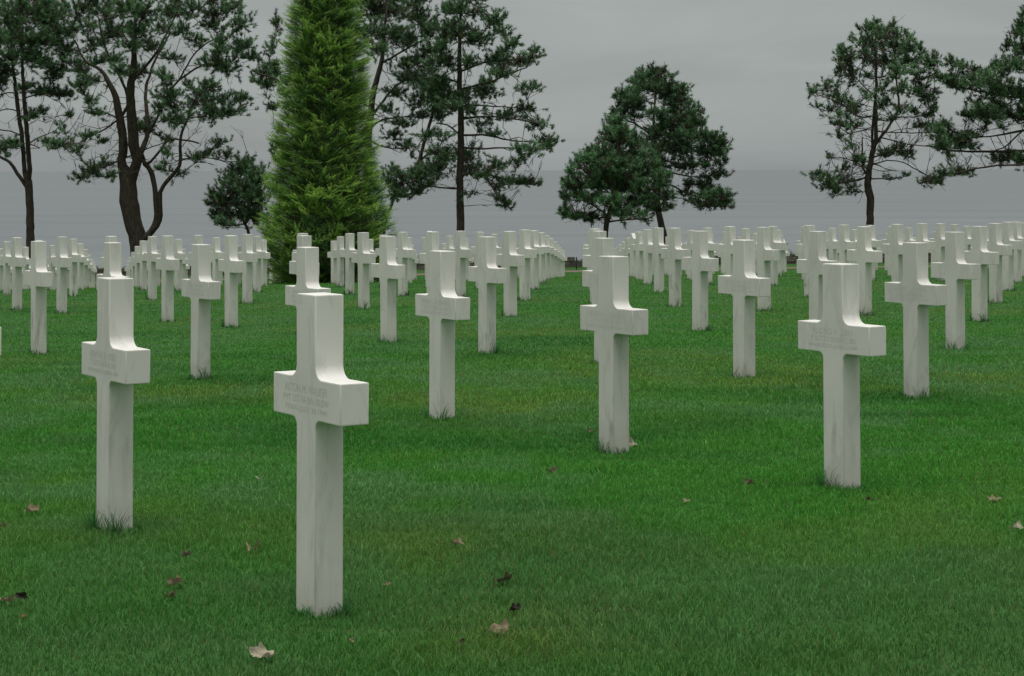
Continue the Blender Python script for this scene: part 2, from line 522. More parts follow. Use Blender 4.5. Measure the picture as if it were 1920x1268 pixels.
def lawn_colour(x, y):
    """the lawn's own patches: lush, yellowed, bluish and dark, with foreground shade painted over them"""
    n = len(x)
    a = vnoise(x*.55+7, y*.40, 1)*.6 + vnoise(x*1.7, y*1.2, 2)*.4
    b_ = vnoise(x*.9, y*.7+30, 3)*.5 + vnoise(x*3.1, y*2.2, 4)*.5
    d = vnoise(x*.45+90, y*.5, 5)*.6 + vnoise(x*1.6, y*2.2, 6)*.4
    lush = np.array([.064, .262, .032]); yel = np.array([.150, .280, .050]); blu = np.array([.112, .278, .088]); dark = np.array([.030, .165, .024])
    c = lush[None]*np.ones((n, 1))
    k = np.clip((a-.42)*3, 0, 1)[:, None]*.9; c = c*(1-k) + yel*k
    k = np.clip((b_-.47)*4, 0, 1)[:, None]*.9; c = c*(1-k) + blu*k
    k = np.clip((.46-d)*4, 0, 1)[:, None]*.8; c = c*(1-k) + dark*k
    f = RNG.normal(1, .16, n).clip(.5, 1.6)[:, None]
    near_shade = np.clip((9.6 + 1.6*(vnoise(x*.8, y*.8, 12)-.5) - y)/3.2, 0, 1)[:, None]*.62  # light falloff toward the camera, painted into the blade colour
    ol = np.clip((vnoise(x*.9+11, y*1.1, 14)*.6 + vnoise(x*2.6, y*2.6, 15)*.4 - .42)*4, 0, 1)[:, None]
    c = c*(1-near_shade) + (np.array([.046, .142, .030])*(1-ol) + np.array([.088, .150, .034])*ol)*near_shade
    c = c*f
    dry = RNG.random(n) < .02 + .04*(a > .62)
    c[dry] = np.array([.17, .15, .06])*RNG.uniform(.6, 1.2, (dry.sum(), 1))
    return c


SCRAPES = [(at_ground(800, 1180), .55, .05, -.05), (at_ground(1150, 1140), .12, .08, 0)]
gv, gt, gq, gc, off = [], [], [], [], 0


def add_blades(*a, **k):
    global off
    v, t, q, c = blades(*a, **k)
    gv.append(v); gt.append(t+off); gq.append(q+off); gc.append(c); off += len(v)


edges = np.concatenate([[5.2], np.geomspace(5.8, PY0-.05, 46)])
for d0, d1 in zip(edges[:-1], edges[1:]):
    dm = (d0+d1)/2
    rho = min(9500, 9e6/dm**3 + 26)
    x0, x1 = -.29*dm-2.2, .29*dm+2.2
    n = int(rho*(d1-d0)*(x1-x0))
    x = RNG.uniform(x0, x1, n); y = RNG.uniform(d0, d1, n)
    wdt = np.maximum(.0027, .68*dm/2016)*RNG.uniform(.7, 1.3, n)
    hn = vnoise(x*2.3, y*2.3, 9)*.6 + vnoise(x*9, y*9, 10)*.4
    h = (.018 + .032*hn)*RNG.uniform(.7, 1.35, n)
    h = np.maximum(h*min(1, .55+6/dm), .012 + .00016*dm)
    lean = RNG.uniform(.15, .9, n)
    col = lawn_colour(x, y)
    for (sx, sy), la, lb, sk in SCRAPES:
        inn = ((x-sx)/la)**2 + ((y-sy-sk*(x-sx))/lb)**2 < RNG.uniform(.3, 1.3, n)
        h = np.where(inn, h*.45, h); col[inn] = np.array([.06, .055, .025])*RNG.uniform(.5, 1.3, (inn.sum(), 1))
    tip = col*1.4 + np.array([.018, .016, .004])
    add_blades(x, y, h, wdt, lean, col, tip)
# grass the mower misses round the feet of the crosses
for i, j, p in crosses:
    d = p[1]*S
    if d > 62: continue
    n = int(np.clip(4600/d - 40, 20, 560)*random.uniform(.5, 1.2))
    side = RNG.integers(0, 4, n); t = RNG.uniform(-.5, .5, n)
    ex, ey = CW*S+.02, CD*S+.02
    lx = np.where(side < 2, t*ex, np.where(side == 2, ex/2, -ex/2)); ly = np.where(side < 2, np.where(side == 0, -ey/2, ey/2), t*ey)
    # one corner of each foot grows the rankest
    ck = random.random()*.8+.1
    lx += np.abs(RNG.normal(0, .012, n))*np.sign(lx); ly += np.abs(RNG.normal(0, .012, n))*np.sign(ly)
    x = p[0]*S + lx*ARM[0] + ly*NRM[0]; y = p[1]*S + lx*ARM[1] + ly*NRM[1]
    s0 = random.choice((0, 2, 2, 0, 3)); rank = np.clip(1.45-2.6*np.abs((t+.5)-ck), .2, 1.3)*np.where((side == s0) | (side == random.randrange(4)), 1, .45)
    h = RNG.uniform(.04, .135, n)*rank + .01
    col = np.array([.045, .180, .045])*RNG.uniform(.5, 1.5, (n, 1))
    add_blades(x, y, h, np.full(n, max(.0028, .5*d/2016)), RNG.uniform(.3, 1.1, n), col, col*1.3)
grass = link('grass', mesh_np('grass', np.concatenate(gv), np.concatenate(gt), np.concatenate(gq), np.concatenate(gc)), M_GRASS)
tag(grass, 'short mown green grass of the lawn with longer tufts round the crosses', 'grass', kind='stuff')
print('GRASS verts', off)

# ------------------------------------------------------------------ fallen leaves
def leaf_mesh(seed, lobes=5, length=.07, curl=.5):
    """one crumpled dry leaf: lobed blade in rings, curled along and across, with a stalk"""
    r = random.Random(seed)
    n, rings = 40, 5
    c1, c2, tw = r.uniform(.3, 1.2)*curl, r.uniform(-.9, .9)*curl, r.uniform(-1, 1)
    ph = [r.uniform(0, 6.28) for _ in range(8)]
    asp = r.uniform(.30, .44)

    def bend(x, y):
        u, v = x/length, y/length
        z = length*(1.3*c2*u*u + 3.2*c1*v*v + tw*u*v*1.6)
        z += length*.045*(math.sin(9*u+ph[0])*math.sin(11*v+ph[1]) + .7*math.sin(17*u+ph[2]+6*v) + .6*math.sin(21*v+ph[3]))
        return (x, y, z + .004)
    V = [bend(0, 0)]
    for q in range(1, rings+1):
        f = q/rings
        for k in range(n):
            a = 2*math.pi*k/n
            lob = .86 + .14*math.cos(lobes*a + .6*math.sin(a) + ph[4]*.1) + .05*math.sin(13*a+ph[5])
            lob = 1 + (lob-1)*f*f
            taper = 1 - .25*max(0, math.cos(a))**2
            V.append(bend(math.cos(a)*lob*f*length*.55, math.sin(a)*lob*f*length*asp*taper))
    Fc = [(0, 1+k, 1+(k+1) % n) for k in range(n)]
    for q in range(rings-1):
        for k in range(n):
            a, b = 1+q*n+k, 1+q*n+(k+1) % n
            Fc.append((a, a+n, b+n, b))
    b0 = len(V)
    for t in range(5):
        u = t/4; wd = .0014*(1-.4*u)
        x, y, z = bend(-length*(.42+.40*u), 0)
        V += [(x, -wd, z), (x, wd, z)]
    for t in range(4): Fc.append((b0+2*t, b0+2*t+1, b0+2*t+3, b0+2*t+2))
    me = bpy.data.meshes.new('dry_leaf'); me.from_pydata(V, [], Fc); me.update()
    return me


TAN, PALE, BRN, DRK, ORG = (.25, .205, .13), (.40, .36, .275), (.105, .082, .056), (.03, .024, .02), (.24, .12, .045)
LEAVES = [  # photo x, y, length m, colour, upright tilt, label
    (330, 1100, .080, TAN, 1.0, 'curled tan leaf standing on edge in the grass left of the nearest cross'),
    (322, 1121, .050, BRN, .2, 'small brown leaf lying just in front of the curled tan leaf'),
    (12, 1130, .075, TAN, .5, 'tan leaf at the left edge of the lawn beside a black leaf'),
    (39, 1127, .060, DRK, 1.1, 'blackish upright leaf beside the tan leaf at the left edge'),
    (350, 1050, .050, BRN, 1.1, 'rusty brown leaf standing upright left of the nearest cross'),
    (474, 1031, .085, TAN, .15, 'flat brownish leaf just left of the nearest cross shaft'),
    (493, 1234, .100, PALE, .35, 'large pale leaf at the bottom edge left of the nearest cross'),
    (43, 1159, .028, ORG, .3, 'tiny orange leaf scrap near the lower left corner'),
    (934, 1187, .100, TAN, .5, 'large tan crumpled leaf in the centre of the bottom foreground'),
    (944, 1093, .105, BRN, .5, 'long curled brown leaf on the grass right of the nearest cross'),
    (966, 1147, .055, DRK, .3, 'dark shrivelled leaf between the curled brown and large tan leaves'),
    (857, 1022, .070, TAN, .2, 'thin tan leaf on the lawn level with the nearest cross shaft'),
    (728, 1101, .035, TAN, .6, 'small bent tan leaf close to the foot of the nearest cross'),
    (657, 1211, .038, TAN, 1.1, 'small upright tan leaf below the foot of the nearest cross'),
    (866, 1211, .040, BRN, .9, 'small brown leaf left of the large tan crumpled leaf'),
    (489, 900, .065, PALE, .3, 'pale leaf on the grass between the two nearest left crosses'),
    (60, 961, .085, TAN, .3, 'tan leaf left of the foot of the big left-hand cross'),
    (7, 990, .060, TAN, .5, 'tan leaf cut by the left edge below the big left-hand cross'),
    (1180, 836, .130, PALE, 1.0, 'pale leaf leaning on the foot of the cross right of centre'),
    (1404, 909, .085, BRN, .4, 'brown leaf on the lawn a little left of the big right-hand cross'),
    (1906, 991, .075, PALE, .4, 'pale tan leaf close to the right edge of the lawn'),
    (1865, 938, .085, TAN, .2, 'thin tan leaf above the pale leaf near the right edge'),
    (1628, 940, .060, BRN, .3, 'small brown leaf right below the foot of the big right-hand cross'),
    (1286, 940, .070, TAN, .3, 'tan leaf on the open lawn between the two right-hand crosses'),
    (1548, 915, .050, TAN, .2, 'small tan leaf at the foot of the big right-hand cross'),
    (1035, 886, .085, BRN, .3, 'brown leaf on the lawn in front of the cross right of centre'),
    (1107, 811, .075, BRN, .3, 'rusty leaf just left of the foot of the cross right of centre'),
]
for k, (px, py, ln, col, tilt, lab) in enumerate(LEAVES):
    q = at_ground(px, py)
    me = leaf_mesh(100+k, random.choice((4, 5, 5, 6)), ln*.8, .8)
    ca = me.color_attributes.new('Col', 'FLOAT_COLOR', 'POINT')
    for d in ca.data:
        f = random.uniform(.85, 1.15); d.color = (col[0]*f, col[1]*f, col[2]*f, 1)
    o = link('fallen_leaf', me, M_LEAF)
    o.location = (q[0], q[1], float(gz(q[0], q[1])) + .010 + .014*tilt)
    o.rotation_euler = (tilt*random.choice((-1, 1))*.9, random.uniform(-.3, .3), random.uniform(0, 6.28))
    tag(o, lab, 'leaf', 'dry leaves fallen on the lawn')

# ------------------------------------------------------------------ wall and post
def stone_wall():
    bm = bmesh.new(); r = random.Random(3)
    y0 = YWALL*S
    for course in range(3):
        x = -48.0 + r.random()
        while x < 48:
            L = r.uniform(.35, .95); hh = .185
            zb = float(gz(x+L/2, y0)) + course*hh - .06
            if course == 2 and r.random() < .25: x += L; continue
            d = r.uniform(.40, .48)
            v = []
            for dz in (0, hh - r.uniform(.004, .02)):
                for sx, sy in ((0, -1), (1, -1), (1, 1), (0, 1)):
                    v.append(bm.verts.new((x + sx*(L-.018) + r.uniform(-.012, .012), y0 + sy*d/2 + r.uniform(-.02, .02), zb + dz + r.uniform(-.01, .01))))
            for f in ((0, 1, 5, 4), (1, 2, 6, 5), (2, 3, 7, 6), (3, 0, 4, 7), (4, 5, 6, 7), (3, 2, 1, 0)):
                bm.faces.new([v[q] for q in f])
            x += L
    bmesh.ops.recalc_face_normals(bm, faces=bm.faces)
    me = bpy.data.meshes.new('stone_wall'); bm.to_mesh(me); bm.free()
    return me


wall = link('stone_wall', stone_wall(), M_STONE)
tag(wall, 'low dark dry-stone wall running along the far edge of the lawn', 'wall')
pp = at(1081, 508, 94.2); zg = float(gz(pp[0], pp[1]))
bm = bmesh.new()
bmesh.ops.create_cone(bm, cap_ends=True, segments=10, radius1=.035, radius2=.03, depth=.62, matrix=Matrix.Translation((0, 0, .27)))
bmesh.ops.create_uvsphere(bm, u_segments=10, v_segments=6, radius=.042, matrix=Matrix.Translation((0, 0, .59)))
me = bpy.data.meshes.new('post'); bm.to_mesh(me); bm.free()
post = link('fence_post', me, M_POST); post.location = (pp[0], pp[1], zg)
tag(post, 'short thin dark post beside the far path in front of the wall', 'post')

# low scrub growing along the back of the wall
sv, stt, scc = [], [], []
n = 26000
x = RNG.uniform(-46, 46, n); hn = vnoise(x*.6, x*0+3, 20)*.6 + vnoise(x*2.2, x*0, 21)*.4
y = YWALL*S + .3 + RNG.uniform(0, 1.5, n)
z = slope_z(x, y) + RNG.uniform(0, 1, n)**.7*(.42 + .55*hn)
d1 = RNG.normal(0, 1, (n, 3)); d1 /= np.linalg.norm(d1, axis=1)[:, None]
d2 = np.cross(d1, RNG.normal(0, 1, (n, 3))); d2 /= np.linalg.norm(d2, axis=1)[:, None]
P0 = np.stack([x, y, z], 1)
V = np.stack([P0 - d2*.02, P0 + d2*.02, P0 + d1*.11], 1).reshape(-1, 3)
bs = np.arange(n)*3
cc_ = np.array([.030, .042, .022])*RNG.uniform(.5, 1.6, (n, 1)); br_ = RNG.random(n) < .35; cc_[br_] = np.array([.055, .042, .028])*RNG.uniform(.6, 1.3, (br_.sum(), 1))
scrub = link('undergrowth', mesh_np('scrub', V, np.stack([bs, bs+1, bs+2], 1), None, np.repeat(cc_, 3, 0)), M_NEEDLE)
tag(scrub, 'low dark scrub growing along the back of the wall', 'scrub', kind='stuff')

# ------------------------------------------------------------------ trees
class Geo:
    def __init__(self): self.v, self.t, self.q, self.c, self.n = [], [], [], [], 0
    def add(self, v, t=None, q=None, c=None):
        v = np.asarray(v, float)
        if t is not None and len(t): self.t.append(np.asarray(t)+self.n)
        if q is not None and len(q): self.q.append(np.asarray(q)+self.n)
        if c is not None: self.c.append(c)
        self.v.append(v); self.n += len(v)
    def mesh(self, name, smooth=False):
        cat = lambda a: np.concatenate(a) if a else None
        return mesh_np(name, np.concatenate(self.v), cat(self.t), cat(self.q), cat(self.c), smooth)


def tube(g, pts, rad, sides=8, rough=0.0):
    pts = np.asarray(pts, float); n = len(pts)
    tan = np.gradient(pts, axis=0); tan /= np.linalg.norm(tan, axis=1)[:, None] + 1e-9
    ref = np.array([.31, .95, .05])
    a = np.cross(tan, ref); a /= np.linalg.norm(a, axis=1)[:, None] + 1e-9
    b_ = np.cross(tan, a)
    ang = np.arange(sides)/sides*2*np.pi
    rr = np.asarray(rad)[:, None]*np.ones((n, sides))
    if rough: rr = rr*(1 + rough*RNG.normal(0, 1, (n, sides)))
    v = pts[:, None] + rr[..., None]*(np.cos(ang)[None, :, None]*a[:, None] + np.sin(ang)[None, :, None]*b_[:, None])
    i = (np.arange(n-1)[:, None]*sides + np.arange(sides)[None]).ravel(); k = (np.arange(n-1)[:, None]*sides + (np.arange(sides)[None]+1) % sides).ravel()
    g.add(v.reshape(-1, 3), None, np.stack([i, k, k+sides, i+sides], 1))


def resample(pts, step):
    pts = np.asarray(pts, float)
    out = []
    P_ = np.concatenate([[2*pts[0]-pts[1]], pts, [2*pts[-1]-pts[-2]]])
    for i in range(1, len(P_)-2):
        L = np.linalg.norm(P_[i+1][:3]-P_[i][:3]); m_ = max(2, int(L/step))
        for t in np.arange(m_)/m_:
            a, b_, c, d = P_[i-1], P_[i], P_[i+1], P_[i+2]
            out.append(.5*((2*b_) + (c-a)*t + (2*a-5*b_+4*c-d)*t*t + (3*b_-a-3*c+d)*t**3))
    out.append(pts[-1])
    return np.array(out)


def tufts(g, pos, dirs, length, col, nn=44, nl=.185, wd=.029):
    """needle brushes: many thin needles fanning round each shoot"""
    m_ = len(pos)
    t = RNG.uniform(0, 1, (m_, nn))
    up = dirs/np.linalg.norm(dirs, axis=1)[:, None]
    rv = RNG.normal(0, 1, (m_, nn, 3))
    rv -= (rv*up[:, None]).sum(-1, keepdims=True)*up[:, None]
    rv /= np.linalg.norm(rv, axis=2)[..., None] + 1e-9
    base = pos[:, None] + up[:, None]*(t*length[:, None])[..., None]
    nd = up[:, None]*RNG.uniform(.35, 1.0, (m_, nn, 1)) + rv*RNG.uniform(.5, 1.0, (m_, nn, 1))
    nd /= np.linalg.norm(nd, axis=2)[..., None]
    side = np.cross(nd, RNG.normal(0, 1, (m_, nn, 3))); side /= np.linalg.norm(side, axis=2)[..., None] + 1e-9
    L = nl*RNG.uniform(.7, 1.25, (m_, nn, 1))
    v = np.stack([base - side*wd/2, base + side*wd/2, base + nd*L], 2).reshape(-1, 3)
    bs = np.arange(m_*nn)*3
    c = (col[:, None]*RNG.uniform(.75, 1.25, (m_, nn, 1))).reshape(-1, 3)
    g.add(v, np.stack([bs, bs+1, bs+2], 1), None, np.repeat(c, 3, 0))


def pine(name, label, Y, frame, stems, clumps, dens=1.0, depth=.75, green=(.100, .188, .090), bare=1.0, seed=1, group='pines along the edge of the bluff'):
    """stems and clumps are surveyed from the photo; each limb and clump then gets its own depth in the crown"""
    global RNG
    RNG = np.random.default_rng(seed)
    ox, oy, sc_ = frame
    mpp = Y*S/F_PX                                  # metres per photo pixel at this distance
    conv = lambda x, y: at(ox+x/sc_, oy+y/sc_, Y)
    wood, twig, fol = Geo(), Geo(), Geo()
    nodes, nrad = [], []
    cxs = np.array([c[0] for c in clumps]); x_mid = (cxs.min()+cxs.max())/2; x_half = (cxs.max()-cxs.min())/2 + 20
    base = None
    for si, st in enumerate(stems):
        pts = [np.append(conv(x, y), r_/sc_*mpp) for x, y, r_ in st]
        if si == 0:
            p0 = pts[0].copy(); p0[2] = float(slope_z(np.array([p0[0]]), np.array([p0[1]]))[0]) - .15 if Y > YWALL else float(gz(p0[0], p0[1]))-.1
            p0[3] *= 1.25
            if p0[2] < pts[0][2]-.05: pts = [p0] + pts
            base = p0
        else:
            # limbs leave the plane of the trunk
            ext = np.linalg.norm(pts[-1][:3]-pts[0][:3])
            dy = RNG.uniform(-.45, .45)*ext
            L = np.cumsum([0]+[np.linalg.norm(pts[k+1][:3]-pts[k][:3]) for k in range(len(pts)-1)])
            for k in range(len(pts)): pts[k][1] += dy*(L[k]/L[-1])
            if nodes:                              # start on the wood it grows from
                nd = np.array(nodes); k = np.argmin(np.linalg.norm(nd[:, [0, 2]]-pts[0][[0, 2]], axis=1))
                if np.linalg.norm(nd[k][[0, 2]]-pts[0][[0, 2]]) < .7:
                    sh = nd[k][1]-pts[0][1]
                    for q in pts: q[1] += sh
                    pts = [np.append(nd[k], pts[0][3])] + pts[1:]
        rs = resample(pts, .28)
        rs[:, :3] += RNG.normal(0, .012, (len(rs), 3))
        tube(wood, rs[:, :3], np.maximum(rs[:, 3], .012), 9 if rs[0, 3] > .1 else 6, .045)
        nodes += list(rs[:, :3]); nrad += list(rs[:, 3])
    cl = []
    for (x, y, rx, ry) in clumps:
        c = conv(x, y); u = np.clip((x-x_mid)/x_half, -1, 1)
        dR = x_half/sc_*mpp*depth*math.sqrt(max(.12, 1-u*u))
        c[1] += RNG.uniform(-1, 1)*dR
        k = c[1]/(Y*S)                              # keep its place as seen while it moves in depth
        c[0] *= k; c[2] = HC*S + (c[2]-HC*S)*k
        cl.append((c, rx/sc_*mpp*k, ry/sc_*mpp*k, rx*ry/(sc_*sc_)))
    nd0 = np.array(nodes)
    cl.sort(key=lambda q: np.min(np.linalg.norm(nd0-q[0], axis=1)))
    tp, td, tcol = [], [], []
    for c, rx, ry, area in cl:
        nd = np.array(nodes); dist = np.linalg.norm(nd-c, axis=1)
        cost = dist + 1.3*np.maximum(0, nd[:, 2]-c[2]) + .8*np.maximum(0, .35-dist)
        k = int(np.argmin(cost)); a = nd[k]; L = np.linalg.norm(c-a)
        if L > .15:
            mid = (a+c)/2 + np.array([0, 0, -.10*L]) + RNG.normal(0, .06*L, 3)
            m_ = max(4, int(L/.22)); t = np.linspace(0, 1, m_)[:, None]
            path = a*(1-t)**2 + 2*mid*t*(1-t) + c*t*t
            path[1:-1] += RNG.normal(0, .018*min(L, 2), (m_-2, 3))
            r0 = min(max(nrad[k]*.6, .014), .016+.017*L); r1_ = .013
            rad = np.linspace(r0, r1_, m_)
            tube(twig, path, rad, 5)
            nodes += list(path[1:]); nrad += list(rad[1:])
        else: path = np.array([a, c])
        n_t = max(3, int(math.pi*area/22*dens))
        # shoot tips spread through the clump, more on its upper side
        q = RNG.normal(0, .52, (n_t, 3)).clip(-1.3, 1.3)
        q[:, 2] = q[:, 2]*.95 + .08
        tip = c + q*np.array([rx, (rx+ry)*.5, ry*1.08])
        src_i = RNG.integers(int(len(path)*.45), len(path), n_t)
        for s_, e_ in zip(path[np.minimum(src_i, len(path)-1)], tip):
            if RNG.random() > .75: continue
            mid = (s_+e_)/2 + RNG.normal(0, .05, 3) + np.array([0, 0, -.05])
            tube(twig, np.array([s_, mid, e_]), [.014, .011, .008], 3)
        for _ in range(int(5*bare)):                 # bare twigs inside the crown
            s_ = path[RNG.integers(0, len(path))]; e_ = s_ + RNG.normal(0, .34, 3)*np.array([1, 1, .7])
            tube(twig, np.array([s_, (s_+e_)/2+RNG.normal(0, .06, 3), e_]), [.013, .010, .007], 3)
        d = (tip-c); d /= np.linalg.norm(d, axis=1)[:, None] + 1e-9
        d = d*.7 + np.array([0, 0, .65]) + RNG.normal(0, .35, (n_t, 3))
        if L > .4:                                   # shoots strung along the branch on the way out
            ne = int(L*5*dens); pi_ = RNG.integers(int(len(path)*.35), len(path), ne)
            off_ = RNG.normal(0, .17, (ne, 3)) + np.array([0, 0, .06])
            tip = np.concatenate([tip, path[pi_]+off_]); d = np.concatenate([d, off_/.17 + np.array([0, 0, .5])])
            n_t += ne
        tp.append(tip - d*.12); td.append(d)
        col = np.array(green)*RNG.uniform(.5, 1.7, (n_t, 1))*RNG.uniform(.8, 1.2)
        br = RNG.random(n_t) < .08; col[br] = np.array([.100, .092, .055])*RNG.uniform(.7, 1.2, (br.sum(), 1))
        tcol.append(col)
    # dead and needle-less side shoots, thickest inside the crown
    nd = np.array(nodes); cc = np.array([q[0] for q in cl]); zlo = cc[:, 2].min()
    okn = np.where((nd[:, 2] > zlo-.3))[0]
    for k in RNG.choice(okn, int(len(cl)*4.5*bare)):
        a = nd[k]; near_ = np.argsort(np.linalg.norm(cc-a, axis=1))[1:8]; tgt = cc[RNG.choice(near_)]
        dv = tgt-a; dl = np.linalg.norm(dv)
        if dl > 2.8 or dl < .2: continue
        dv = dv/dl*min(dl, RNG.uniform(.5, 1.6)); e_ = a+dv
        m1 = a + dv*.35 + RNG.normal(0, .07, 3); m2 = a + dv*.7 + RNG.normal(0, .08, 3)
        tube(twig, np.array([a, m1, m2, e_]), [.021, .017, .013, .008], 4)
        for _ in range(2): tube(twig, np.array([m2, m2 + (dv*.25 + RNG.normal(0, .12, 3)), m2 + dv*.35 + RNG.normal(0, .22, 3)]), [.012, .010, .007], 3)
    tp = np.concatenate(tp); td = np.concatenate(td); tcol = np.concatenate(tcol)
    tufts(fol, tp, td, RNG.uniform(.18, .40, len(tp)), tcol)
    root = empty(name, base[:3]); root.location.z += .15
    tag(root, label, 'tree', group)
    inv = Matrix.Translation(-root.location)
    for nm, g, mt, smo in (('trunk', wood, M_BARK, True), ('branches', twig, M_BARK, True), ('crown', fol, M_NEEDLE, False)):
        me = g.mesh(nm, smo); me.transform(inv)
        link(nm, me, mt, root)
    print(name, 'tufts', len(tp))


T1C = [(150, 60, 130, 60), (60, 100, 60, 60), (40, 180, 60, 60), (120, 200, 100, 70), (230, 100, 100, 60), (220, 200, 80, 50), (280, 180, 70, 50), (40, 280, 60, 50), (140, 290, 90, 50),
       (230, 310, 70, 40), (20, 350, 50, 40), (330, 240, 60, 40), (300, 340, 50, 26), (260, 370, 60, 26), (230, 450, 90, 28), (130, 440, 50, 26), (320, 470, 70, 28), (200, 560, 50, 20), (150, 580, 40, 18),
       (350, 570, 25, 20), (0, 400, 50, 40), (50, 710, 50, 30), (10, 740, 50, 26), (-20, 20, 40, 60), (-30, 200, 60, 70), (-60, 100, 60, 60), (5, 50, 16, 34), (100, 0, 80, 50), (220, 20, 70, 50),
       (-60, 330, 60, 50), (-70, 700, 50, 30), (300, 80, 50, 40)]
pine('pine_tree', 'twin-stemmed pine at the left edge with a bare low limb curving off left', 104, (0, 0, 2.642),
     [[(150, 1240, 21), (150, 1100, 20), (145, 980, 19), (140, 900, 19), (122, 850, 12), (110, 700, 11), (85, 500, 10), (70, 380, 8), (58, 280, 5), (60, 150, 4)],
      [(143, 900, 14), (152, 840, 12), (150, 600, 11), (150, 400, 9), (157, 300, 6), (170, 150, 4)],
      [(128, 960, 10), (80, 860, 9), (40, 805, 8), (0, 785, 7), (-60, 750, 6)],
      [(150, 700, 4), (190, 690, 3), (280, 650, 2)], [(100, 660, 4), (50, 650, 3), (-20, 640, 3)], [(95, 560, 3), (40, 540, 3), (-10, 560, 2)],
      [(85, 480, 3), (30, 460, 3), (-40, 470, 2)], [(150, 500, 4), (230, 470, 3), (320, 465, 2)], [(165, 720, 3), (210, 735, 2)]], T1C, 1, .8, seed=11)
T2C = [(400, 40, 90, 45), (520, 60, 80, 50), (620, 40, 80, 45), (720, 60, 80, 50), (850, 60, 70, 45), (960, 50, 70, 36), (1060, 70, 70, 45), (1150, 40, 55, 36), (1200, 110, 60, 40), (1050, 130, 70, 24),
       (580, 160, 80, 50), (690, 150, 70, 50), (800, 140, 45, 34), (430, 130, 50, 32), (350, 160, 50, 34), (480, 210, 60, 32), (1090, 230, 45, 60), (1200, 230, 70, 50), (1260, 280, 45, 34), (1050, 300, 60, 45),
       (1120, 340, 80, 45), (640, 220, 60, 34), (560, 290, 50, 34), (590, 350, 45, 34), (680, 350, 50, 44), (480, 310, 50, 24), (370, 310, 50, 26), (400, 350, 60, 24), (820, 390, 45, 46), (860, 290, 50, 22),
       (930, 420, 36, 26), (1030, 430, 55, 45), (1000, 500, 70, 45), (840, 480, 80, 45), (800, 530, 50, 34), (1130, 490, 55, 28), (1210, 490, 55, 24), (1150, 550, 90, 34), (1040, 570, 50, 44), (830, 590, 40, 32),
       (900, 580, 40, 32), (700, 630, 44, 36), (740, 610, 34, 34), (1090, 710, 45, 26), (1120, 770, 55, 20), (1020, 760, 55, 20), (960, 780, 36, 16), (840, 760, 34, 22), (820, 690, 34, 18), (800, 830, 30, 16),
       (910, 855, 22, 14), (510, 810, 36, 28), (450, 840, 46, 24), (400, 880, 46, 20), (550, 870, 30, 22), (480, 870, 36, 16), (440, 670, 44, 20), (500, 700, 36, 16), (380, 745, 36, 15), (300, 720, 60, 26),
       (240, 705, 40, 24), (310, 640, 26, 20), (470, 560, 40, 24), (450, 500, 44, 24), (400, 420, 60, 26), (450, 400, 50, 24), (1180, 840, 40, 14), (760, 230, 50, 30), (960, 200, 60, 26), (900, 150, 60, 30),
       (500, -30, 120, 50), (700, -40, 120, 60), (900, -40, 110, 50), (1050, -20, 80, 40)]
pine('pine_tree', 'large many-stemmed pine standing left of the tall green cypress', 101, (0, 0, 2.642),
     [[(685, 1260, 40), (676, 1160, 42), (648, 1060, 45), (635, 960, 45), (630, 890, 40), (603, 820, 24), (612, 720, 23), (600, 620, 21), (588, 560, 19), (572, 480, 16), (545, 420, 13), (500, 350, 9), (420, 300, 6), (370, 200, 4)],
      [(640, 960, 28), (655, 890, 26), (682, 800, 26), (672, 740, 26), (665, 600, 26), (662, 450, 21), (678, 350, 16), (690, 200, 11), (700, 60, 5), (700, -60, 4)],
      [(685, 790, 15), (705, 740, 14), (725, 660, 11), (715, 560, 10), (700, 450, 8), (730, 300, 6), (800, 150, 4)],
      [(670, 1190, 24), (735, 1165, 18), (772, 1090, 14), (766, 960, 13), (745, 850, 13), (715, 815, 11), (690, 740, 8)],
      [(745, 1170, 15), (795, 1090, 12), (800, 950, 11), (850, 880, 10), (900, 820, 9), (905, 740, 8), (915, 650, 7), (950, 580, 6), (980, 500, 5)],
      [(700, 820, 8), (745, 800, 7), (800, 740, 6), (850, 690, 5), (1000, 710, 4)],
      [(720, 690, 8), (780, 560, 7), (850, 420, 6), (950, 340, 5), (1010, 310, 4)],
      [(620, 600, 9), (640, 500, 8), (600, 380, 7), (540, 250, 6), (510, 100, 4)],
      [(585, 600, 5), (500, 650, 4), (430, 680, 3), (350, 735, 2)], [(600, 790, 5), (540, 820, 4), (450, 850, 3)],
      [(660, 430, 9), (780, 280, 7), (850, 150, 5), (900, 40, 4)], [(580, 580, 4), (500, 550, 3), (400, 530, 2)], [(640, 800, 4), (720, 740, 3), (840, 690, 2)],
      [(870, 400, 5), (960, 250, 4), (1100, 150, 3)], [(905, 790, 4), (1000, 780, 3), (1150, 800, 2), (1250, 790, 2)]], T2C, 0.95, .7, seed=12)
pine('young_pine', 'small bushy dark pine beside the left foot of the green cypress', 100, (0, 0, 2.642),
     [[(1235, 1180, 8), (1212, 1110, 7), (1180, 1020, 6), (1170, 940, 5), (1200, 860, 3)], [(1215, 1120, 5), (1250, 1000, 4), (1260, 900, 3)], [(1180, 1030, 4), (1120, 990, 3), (1070, 960, 2)]],
     [(1200, 820, 60, 30), (1250, 860, 60, 50), (1130, 900, 60, 45), (1060, 970, 45, 36), (1150, 980, 80, 60), (1070, 1060, 45, 36), (1180, 1060, 80, 45), (1110, 1110, 55, 20), (1240, 960, 60, 60), (1250, 1060, 50, 36),
      (1160, 860, 36, 28), (1290, 900, 50, 60), (1300, 1000, 50, 60), (1100, 1010, 50, 40), (1200, 930, 60, 50), (1240, 790, 30, 16), (1040, 1010, 24, 20), (1290, 1080, 50, 40)], 0.9, .8, seed=13)
